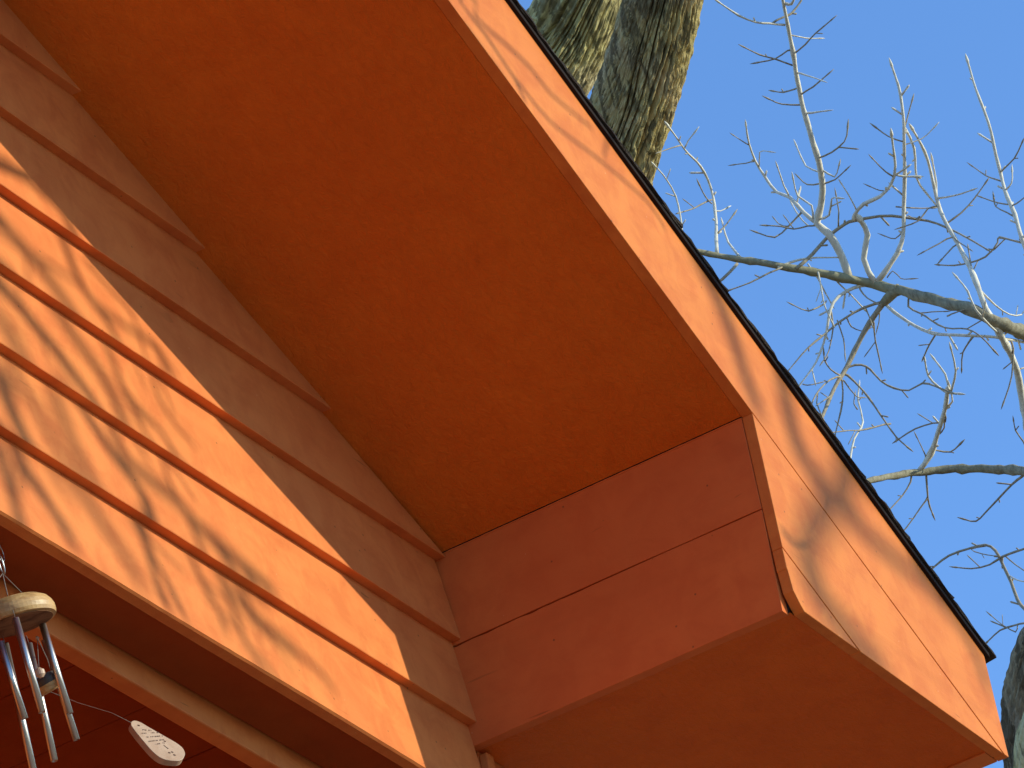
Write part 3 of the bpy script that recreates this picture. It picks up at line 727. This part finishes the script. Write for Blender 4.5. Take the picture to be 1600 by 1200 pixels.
small = [
 (1, [(1226, 39), (1202, 37), (1180, 34), (1154, 24), (1126, 6)], 2.4), (0, [(1206, 37), (1221, 27), (1236, 22), (1247, 9), (1255, -6)], 2.4),
 (1, [(1226, 5), (1237, 7), (1242, -6)], 3), (0, [(1238, 102), (1210, 92), (1188, 86), (1165, 75)], 1.9), (0, [(1236, 78), (1231, 80), (1210, 93), (1187, 98)], 1.8),
 (0, [(1238, 86), (1259, 69), (1274, 52), (1296, 34)], 1.8), (1, [(1236, 55), (1259, 59), (1277, 60)], 1.6), (1, [(1244, 113), (1262, 118), (1279, 124)], 1.6),
 (0, [(1251, 148), (1270, 135), (1291, 118)], 1.8), (0, [(1248, 136), (1242, 139), (1225, 144), (1211, 143)], 1.7), (0, [(1253, 164), (1221, 163), (1204, 156)], 1.7),
 (1, [(1256, 177), (1270, 176), (1287, 174)], 1.8), (0, [(1276, 248), (1300, 238), (1319, 221), (1324, 201)], 1.9), (1, [(1281, 269), (1259, 259), (1246, 232)], 1.9),
 (1, [(1282, 264), (1304, 276), (1310, 261)], 1.9), (0, [(1284, 288), (1304, 281), (1319, 268)], 1.8), (0, [(1280, 287), (1262, 289), (1248, 279)], 1.7),
 (1, [(1234, 309), (1225, 289), (1216, 264)], 1.8), (0, [(1181, 252), (1165, 254), (1150, 257)], 1.5), (1, [(1186, 262), (1188, 238), (1200, 237)], 1.4),
 (0, [(1171, 227), (1160, 221), (1148, 214)], 1.3), (1, [(1270, 345), (1268, 322), (1247, 306), (1240, 283)], 2.0), (0, [(1276, 352), (1262, 354), (1240, 358), (1221, 354), (1202, 353)], 1.8),
 (0, [(1252, 332), (1249, 336), (1232, 354), (1210, 371), (1186, 364)], 1.9), (0, [(1228, 355), (1218, 350), (1210, 343)], 1.3), (1, [(1262, 352), (1248, 338), (1240, 322)], 1.6),
 (1, [(1279, 343), (1296, 336), (1300, 311), (1308, 309)], 2.1), (0, [(1310, 355), (1310, 330), (1307, 309)], 1.6), (1, [(1339, 330), (1330, 312), (1317, 291)], 1.6),
 (1, [(1397, 272), (1410, 276), (1428, 276)], 2.4), (0, [(1396, 276), (1384, 268), (1366, 249)], 1.6), (0, [(1395, 284), (1388, 296), (1375, 298), (1362, 292)], 1.4),
 (1, [(1414, 200), (1429, 232), (1431, 277), (1446, 300), (1466, 325)], 2.6), (0, [(1412, 205), (1424, 161)], 1.7), (0, [(1413, 222), (1388, 214), (1371, 202)], 1.6),
 (1, [(1414, 226), (1439, 217), (1457, 202)], 1.4), (0, [(1400, 323), (1425, 325), (1454, 325)], 1.6), (0, [(1411, 362), (1398, 373), (1386, 370)], 1.4),
 (1, [(1463, 312), (1462, 285), (1457, 253)], 2.4), (1, [(1464, 310), (1491, 306), (1514, 298)], 2.0), (0, [(1478, 350), (1502, 332), (1521, 311), (1536, 289)], 1.9),
 (0, [(1466, 322), (1450, 326), (1435, 345), (1412, 354)], 1.7), (0, [(1492, 370), (1480, 373), (1465, 382), (1446, 392)], 1.6), (0, [(1497, 382), (1489, 386), (1474, 403)], 1.6),
 (0, [(1489, 368), (1495, 375), (1514, 388)], 1.6), (0, [(1640, 385), (1596, 379), (1562, 371), (1559, 379), (1540, 401), (1502, 414), (1469, 414)], 2.2),
 (0, [(1525, 440), (1518, 418), (1513, 392)], 1.8), (1, [(1530, 452), (1555, 477), (1577, 490), (1596, 492), (1603, 476)], 2.0), (1, [(1562, 522), (1547, 509), (1525, 482), (1512, 456), (1497, 437)], 2.4),
 (0, [(1578, 530), (1583, 545), (1581, 587), (1570, 625)], 1.8), (0, [(1562, 270), (1585, 247), (1596, 225)], 1.8), (0, [(1567, 284), (1540, 274), (1521, 261)], 1.6),
 (1, [(1572, 296), (1581, 286), (1582, 270)], 2.0), (0, [(1580, 320), (1559, 317), (1536, 309)], 1.6), (0, [(1584, 338), (1574, 333), (1555, 324), (1553, 315)], 1.7),
 (0, [(1579, 322), (1588, 318), (1602, 308)], 1.7), (1, [(1069, 232), (1076, 220), (1083, 211)], 1.7), (0, [(1064, 227), (1050, 231), (1032, 237)], 1.5),
 (0, [(1119, 366), (1134, 352), (1146, 337)], 1.6), (1, [(1117, 330), (1126, 329), (1133, 327)], 1.5), (0, [(1112, 312), (1103, 315), (1085, 325), (1064, 332)], 1.7),
 (0, [(1112, 318), (1102, 308), (1095, 292)], 1.4), (0, [(1308, 500), (1318, 530), (1320, 551)], 1.5), (0, [(1299, 487), (1301, 513), (1295, 548), (1287, 563)], 1.7),
 (0, [(1291, 470), (1287, 475), (1263, 486), (1241, 478)], 1.7), (1, [(1278, 425), (1281, 437), (1287, 467), (1292, 487), (1298, 500)], 1.8), (1, [(1262, 412), (1278, 436), (1297, 470)], 1.7),
 (1, [(1307, 432), (1309, 440), (1327, 458), (1345, 478)], 1.8), (0, [(1343, 445), (1344, 452), (1354, 465), (1366, 472)], 1.9), (0, [(1323, 496), (1330, 510), (1345, 517), (1352, 516)], 1.4),
 (0, [(1362, 495), (1365, 505), (1368, 534), (1376, 569)], 1.8), (0, [(1350, 478), (1357, 490), (1360, 502)], 1.5), (0, [(1374, 483), (1374, 497), (1372, 508)], 1.4),
 (0, [(1316, 588), (1298, 578), (1290, 565), (1287, 556)], 1.8), (0, [(1318, 584), (1327, 573), (1345, 570), (1360, 577), (1377, 595), (1397, 606), (1420, 610), (1441, 599), (1461, 604), (1482, 612)], 2.3),
 (0, [(1316, 588), (1298, 592), (1281, 607), (1271, 624), (1262, 645)], 1.9), (0, [(1318, 585), (1325, 587), (1348, 610), (1368, 636), (1386, 662), (1400, 682), (1416, 697)], 2.2),
 (0, [(1314, 592), (1317, 600), (1316, 627), (1306, 677)], 1.8), (0, [(1318, 594), (1336, 618), (1345, 621)], 1.4), (0, [(1302, 610), (1303, 614), (1281, 630)], 1.4),
 (0, [(1278, 612), (1277, 630), (1284, 652)], 1.5), (0, [(1254, 600), (1262, 602), (1276, 599)], 1.3), (0, [(1476, 644), (1477, 660), (1457, 661), (1431, 670), (1407, 685)], 2.0),
 (0, [(1392, 662), (1382, 664), (1345, 672), (1300, 676)], 1.8), (0, [(1340, 640), (1335, 632), (1334, 622)], 1.6), (0, [(1465, 522), (1461, 524), (1453, 538), (1444, 556)], 2.0),
 (0, [(1520, 526), (1504, 550), (1502, 574)], 1.9), (0, [(1421, 458), (1420, 479), (1439, 490), (1476, 512), (1510, 514), (1530, 524), (1551, 546)], 2.0),
 (0, [(1439, 489), (1455, 488), (1474, 486)], 1.3), (0, [(1480, 494), (1487, 491), (1497, 487)], 1.6),
 (1, [(1481, 614), (1465, 604), (1450, 587), (1446, 567)], 2.6), (1, [(1484, 612), (1476, 584), (1461, 563)], 2.6), (1, [(1486, 612), (1493, 580), (1487, 548)], 2.8),
 (1, [(1476, 636), (1489, 628), (1484, 606)], 2.0), (1, [(1478, 612), (1486, 614), (1495, 615)], 2.6), (0, [(1458, 702), (1465, 704), (1484, 706), (1498, 696)], 1.9),
 (0, [(1446, 722), (1446, 712), (1433, 685)], 1.5), (0, [(1466, 680), (1476, 668), (1474, 652)], 1.8), (0, [(1540, 853), (1517, 858), (1533, 865), (1553, 868)], 1.5),
 (0, [(1570, 868), (1587, 883), (1603, 893)], 1.7), (1, [(1578, 900), (1590, 907), (1604, 909)], 1.7), (0, [(1590, 976), (1587, 987), (1567, 977), (1550, 963)], 1.4),
 (0, [(1386, 434), (1395, 424), (1408, 434), (1420, 436)], 1.3), (0, [(1604, 700), (1598, 690), (1588, 673), (1584, 660)], 1.6), (1, [(1592, 577), (1602, 574), (1612, 570)], 2.0),
]
treeB_pos = []
for o_, (pn, off, r0, r1, lt, pts) in zip(mains, tw):
    treeB_pos.append((o_, off, pts))
for lt, pts, r in small:
    # nearest main branch is the parent
    best, bo, boff = 1e9, b1, 0
    u, v = pts[0]
    for o_, off, q in treeB_pos:
        for i in range(len(q) - 1):
            (x1, y1), (x2, y2) = q[i], q[i + 1]
            dx, dy = x2 - x1, y2 - y1; t = max(0, min(1, ((u - x1) * dx + (v - y1) * dy) / (dx * dx + dy * dy)))
            d = math.hypot(u - x1 - t * dx, v - y1 - t * dy)
            if d < best: best, bo, boff = d, o_, off
    traced('twig', pts, r * 1.08, r * 0.72, M_TWIG if lt else M_TWIGD, bo, random.uniform(-0.7, 0.7), 6, 0.2, off=boff)
# its trunk at the lower right, going up out of the picture, and down to the ground
def tp(u, v, d): return at(u, v, d)
DR = 20.0
ptsR = [(tp(1900, 640, DR), pr(DR, 52)), (tp(1790, 820, DR), pr(DR, 60)), (tp(1710, 930, DR), pr(DR, 66)), (tp(1662, 1030, DR), pr(DR, 76)), (tp(1652, 1120, DR), pr(DR, 84)), (tp(1668, 1240, DR), pr(DR, 90)), (tp(1690, 1400, DR), pr(DR, 94))]
bark_trunk('trunk', rel(ptsR, treeB_loc), M_BARK3, treeB, sides=380, step=0.012, depth=0.055, fur=12, seed=21)
lr = ptsR[-1][0]
bark_trunk('lower_trunk', rel([ptsR[-1], (lr + Vector((0, 0, -2.0)), 0.24), (Vector((lr.x, lr.y, 1.2)), 0.3), (Vector((lr.x, lr.y, -0.2)), 0.42)], treeB_loc), M_BARK3, treeB, sides=50, step=0.12, depth=0.02, fur=8, seed=3)
bark_trunk('root_limb', rel([(tp(1640, 1050, DR - 0.32), pr(DR, 14)), (tp(1632, 1110, DR - 0.4), pr(DR, 30)), (tp(1628, 1170, DR - 0.4), pr(DR, 42)), (tp(1640, 1260, DR - 0.3), pr(DR, 50))], treeB_loc), M_BARK2, treeB, sides=100, step=0.02, depth=0.025, fur=8, seed=31)

# ------------------------------------------------------------------ the tree on the sunny side whose branches shade the gable
WALL_Y = -0.012
treeC_loc = None
def sunward(u, v, s, plane_y=WALL_Y):
    return on_plane(u, v, (0, plane_y, ZC), (0, 1, 0)) + SUN * s
NODE = on_plane(-430, 100, (0, WALL_Y, ZC), (0, 1, 0)) + SUN * 3.4     # fork, its shadow falls left of the picture
treeC_loc = Vector((NODE.x - 0.3, NODE.y - 0.2, 0))
treeC = empty('bare_tree', 'small bare tree in front of the gable casting branch shadows on the orange wall', 'tree', loc=treeC_loc)
def caster(pts, s0, s1, r0, r1, plane_y=WALL_Y, pre=(), parent=None, name='branch', sides=7):
    P4 = [Vector((*p, r)) for p, r in pre]
    n = len(pts)
    for i, (u, v) in enumerate(pts):
        t = i / max(1, n - 1)
        P4.append(Vector((*sunward(u, v, s0 + (s1 - s0) * t, plane_y), r0 + (r1 - r0) * t)))
    Q = [P4[0] * 2 - P4[1]] + P4 + [P4[-1] * 2 - P4[-2]]
    out = []
    for i in range(1, len(Q) - 2):
        a, b, c, d = Q[i - 1], Q[i], Q[i + 1], Q[i + 2]
        m_ = max(2, int((c - b).to_3d().length / 0.03))
        for q in range(m_):
            t = q / m_
            e = 0.5 * ((2 * b) + (c - a) * t + (2 * a - 5 * b + 4 * c - d) * t * t + (3 * b - a - 3 * c + d) * t ** 3)
            out.append((e.to_3d() - treeC_loc, max(0.0012, e[3])))
    out.append((Q[-2].to_3d() - treeC_loc, max(0.0012, Q[-2][3])))
    return tube(name, out, sides, M_TWIGD, parent or treeC, 0.15, seed=random.random() * 9)
pn = lambda r: [(NODE, r)]
TW = [
 ([(-60, 230), (20, 265), (62, 300), (92, 330), (107, 370), (120, 425), (140, 470), (160, 500), (180, 550), (192, 605), (205, 640), (212, 665), (240, 720)], 2.6, 2.6, .009, .004, True),
 ([(-40, 300), (15, 360), (25, 385), (45, 400), (75, 410), (105, 432), (122, 442)], 2.6, 2.6, .006, .003, True),
 ([(-30, 400), (0, 440), (15, 452), (37, 480), (62, 515), (87, 550), (117, 597), (140, 637), (160, 675), (172, 700), (185, 720), (212, 760), (230, 800), (236, 860), (240, 900), (258, 960)], 2.9, 2.4, .012, .005, True),
 ([(-20, 560), (5, 612), (15, 645), (27, 680), (40, 725), (62, 760), (75, 785), (87, 807), (100, 840), (112, 860)], 3.2, 2.7, .015, .006, True),
 ([(-30, 330), (60, 420), (120, 520), (170, 610), (195, 710), (215, 730), (250, 760), (282, 787), (300, 817), (325, 840), (375, 887), (420, 930)], 3.6, 3.1, .010, .009, True),
 ([(180, 550), (200, 632), (230, 657), (250, 680), (262, 705), (264, 730), (275, 770), (290, 800)], 2.5, 2.4, .005, .003, False),
 ([(150, 480), (205, 520), (245, 545), (248, 600), (257, 632), (275, 665), (302, 697)], 2.5, 2.3, .005, .0025, False),
 ([(140, 400), (175, 447), (207, 485), (215, 520), (250, 560), (272, 590)], 2.4, 2.3, .004, .002, False),
 ([(212, 760), (228, 830), (239, 908), (248, 946)], 2.5, 2.3, .005, .003, False),
 ([(212, 800), (254, 894), (268, 926), (280, 965)], 2.5, 2.3, .005, .003, False),
 ([(290, 800), (318, 902), (338, 946), (350, 990)], 2.8, 2.6, .006, .004, False),
 ([(325, 840), (370, 926), (400, 967), (432, 996), (462, 1026)], 3.0, 2.8, .006, .004, False),
 ([(350, 880), (376, 996), (391, 1025), (416, 1050)], 3.0, 2.8, .006, .004, False),
 ([(375, 887), (400, 958), (433, 987), (467, 1020), (500, 1050), (520, 1080)], 3.0, 2.8, .007, .004, False),
 ([(-30, 640), (5, 730), (20, 800), (30, 840)], 3.0, 2.8, .010, .007, True),
 ([(40, 725), (25, 760), (20, 800), (14, 830)], 3.0, 2.8, .006, .004, False),
 ([(90, 600), (110, 690), (150, 790), (200, 880), (215, 920)], 4.6, 4.2, .012, .008, False),
 ([(-20, 480), (20, 560), (60, 640), (80, 700), (110, 760)], 4.8, 4.4, .012, .008, True),
]
for pts, s0, s1, r0, r1, con in TW:
    caster(pts, s0 * 1.6, s1 * 1.6, r0 * 1.5, r1 * 1.5, pre=pn(0.02) if con else ())
# thin random side shoots along the casters
rs = random.Random(12)
for k in range(24):
    pts, s0, s1, r0, r1, con = rs.choice(TW[:14])
    i = rs.randrange(1, len(pts) - 1); u, v = pts[i]
    an = rs.uniform(0.6, 1.7); L_ = rs.uniform(25, 90)
    q = [(u, v), (u + math.cos(an) * L_ * 0.5 + rs.uniform(-6, 6), v + math.sin(an) * L_ * 0.6), (u + math.cos(an) * L_, v + math.sin(an) * L_ * 1.3)]
    caster(q, s0 * 1.35, s1 * 1.35 - rs.uniform(0, 0.4), 0.0042, 0.0025, name='twig')
# shadows on the barge board
BY = -O - T
N2 = on_plane(1250, 200, (0, BY, ZC), (0, 1, 0)) + SUN * 6.5
caster([(1250, 200)], 6.5, 6.5, 0.03, 0.03, BY, pre=[(NODE, 0.06), (NODE.lerp(N2, 0.5) + Vector((0, -0.1, 0.5)), 0.045)], name='limb')
n2 = lambda r: [(N2, r)]
for con, pts, s, r0, r1 in [
  (1, [(690, -60), (717, 0), (757, 52), (797, 112), (815, 135), (860, 190), (937, 250), (1013, 317), (1040, 360)], 1.9, .004, .0025),
  (1, [(700, -40), (742, 25), (797, 75), (832, 110), (859, 145), (899, 179), (925, 200)], 2.1, .004, .003),
  (0, [(803, 120), (812, 140), (822, 160)], 1.9, .004, .003),
  (0, [(955, 190), (950, 215), (943, 245)], 2.2, .004, .003),
  (2, [(1075, 330), (1110, 440), (1140, 510), (1162, 580), (1190, 650)], 7.0, .024, .016),
  (2, [(1320, 700), (1290, 780), (1278, 822), (1262, 842), (1240, 846), (1221, 826)], 2.6, .007, .005),
  (2, [(1230, 640), (1262, 720), (1305, 780), (1350, 830), (1420, 890), (1480, 930)], 7.5, .022, .014),
  (2, [(1330, 660), (1270, 830), (1262, 890), (1290, 945), (1345, 1010), (1390, 1060)], 10.5, .034, .028),
  (2, [(1420, 800), (1440, 900), (1490, 960), (1520, 1010), (1545, 1080)], 7.5, .02, .014),
  (2, [(1300, 560), (1290, 640), (1320, 720), (1390, 800), (1440, 880)], 7.5, .016, .012)]:
    pre = [] if con == 0 else ([(NODE, r0 * 1.5)] if con == 1 else [(N2, r0 * 1.3), (N2.lerp(sunward(*pts[0], s, BY), 0.6) + SUN * 0.5 + Vector((0, 0, 0.45)), r0 * 1.2)])
    caster(pts, s, s, r0, r1, BY, pre=pre)
# stem to the ground
tube('trunk', [(NODE + Vector((0, 0, 1.6)) - treeC_loc, 0.03), (NODE - treeC_loc, 0.075), (NODE + Vector((-0.15, -0.1, -2)) - treeC_loc, 0.1),
               (NODE + Vector((-0.25, -0.2, -4.2)) - treeC_loc, 0.12), (Vector((0, 0, 0.3)), 0.15), (Vector((0, 0, -0.1)), 0.2)], 16, M_BOUGH, treeC, 0.1)
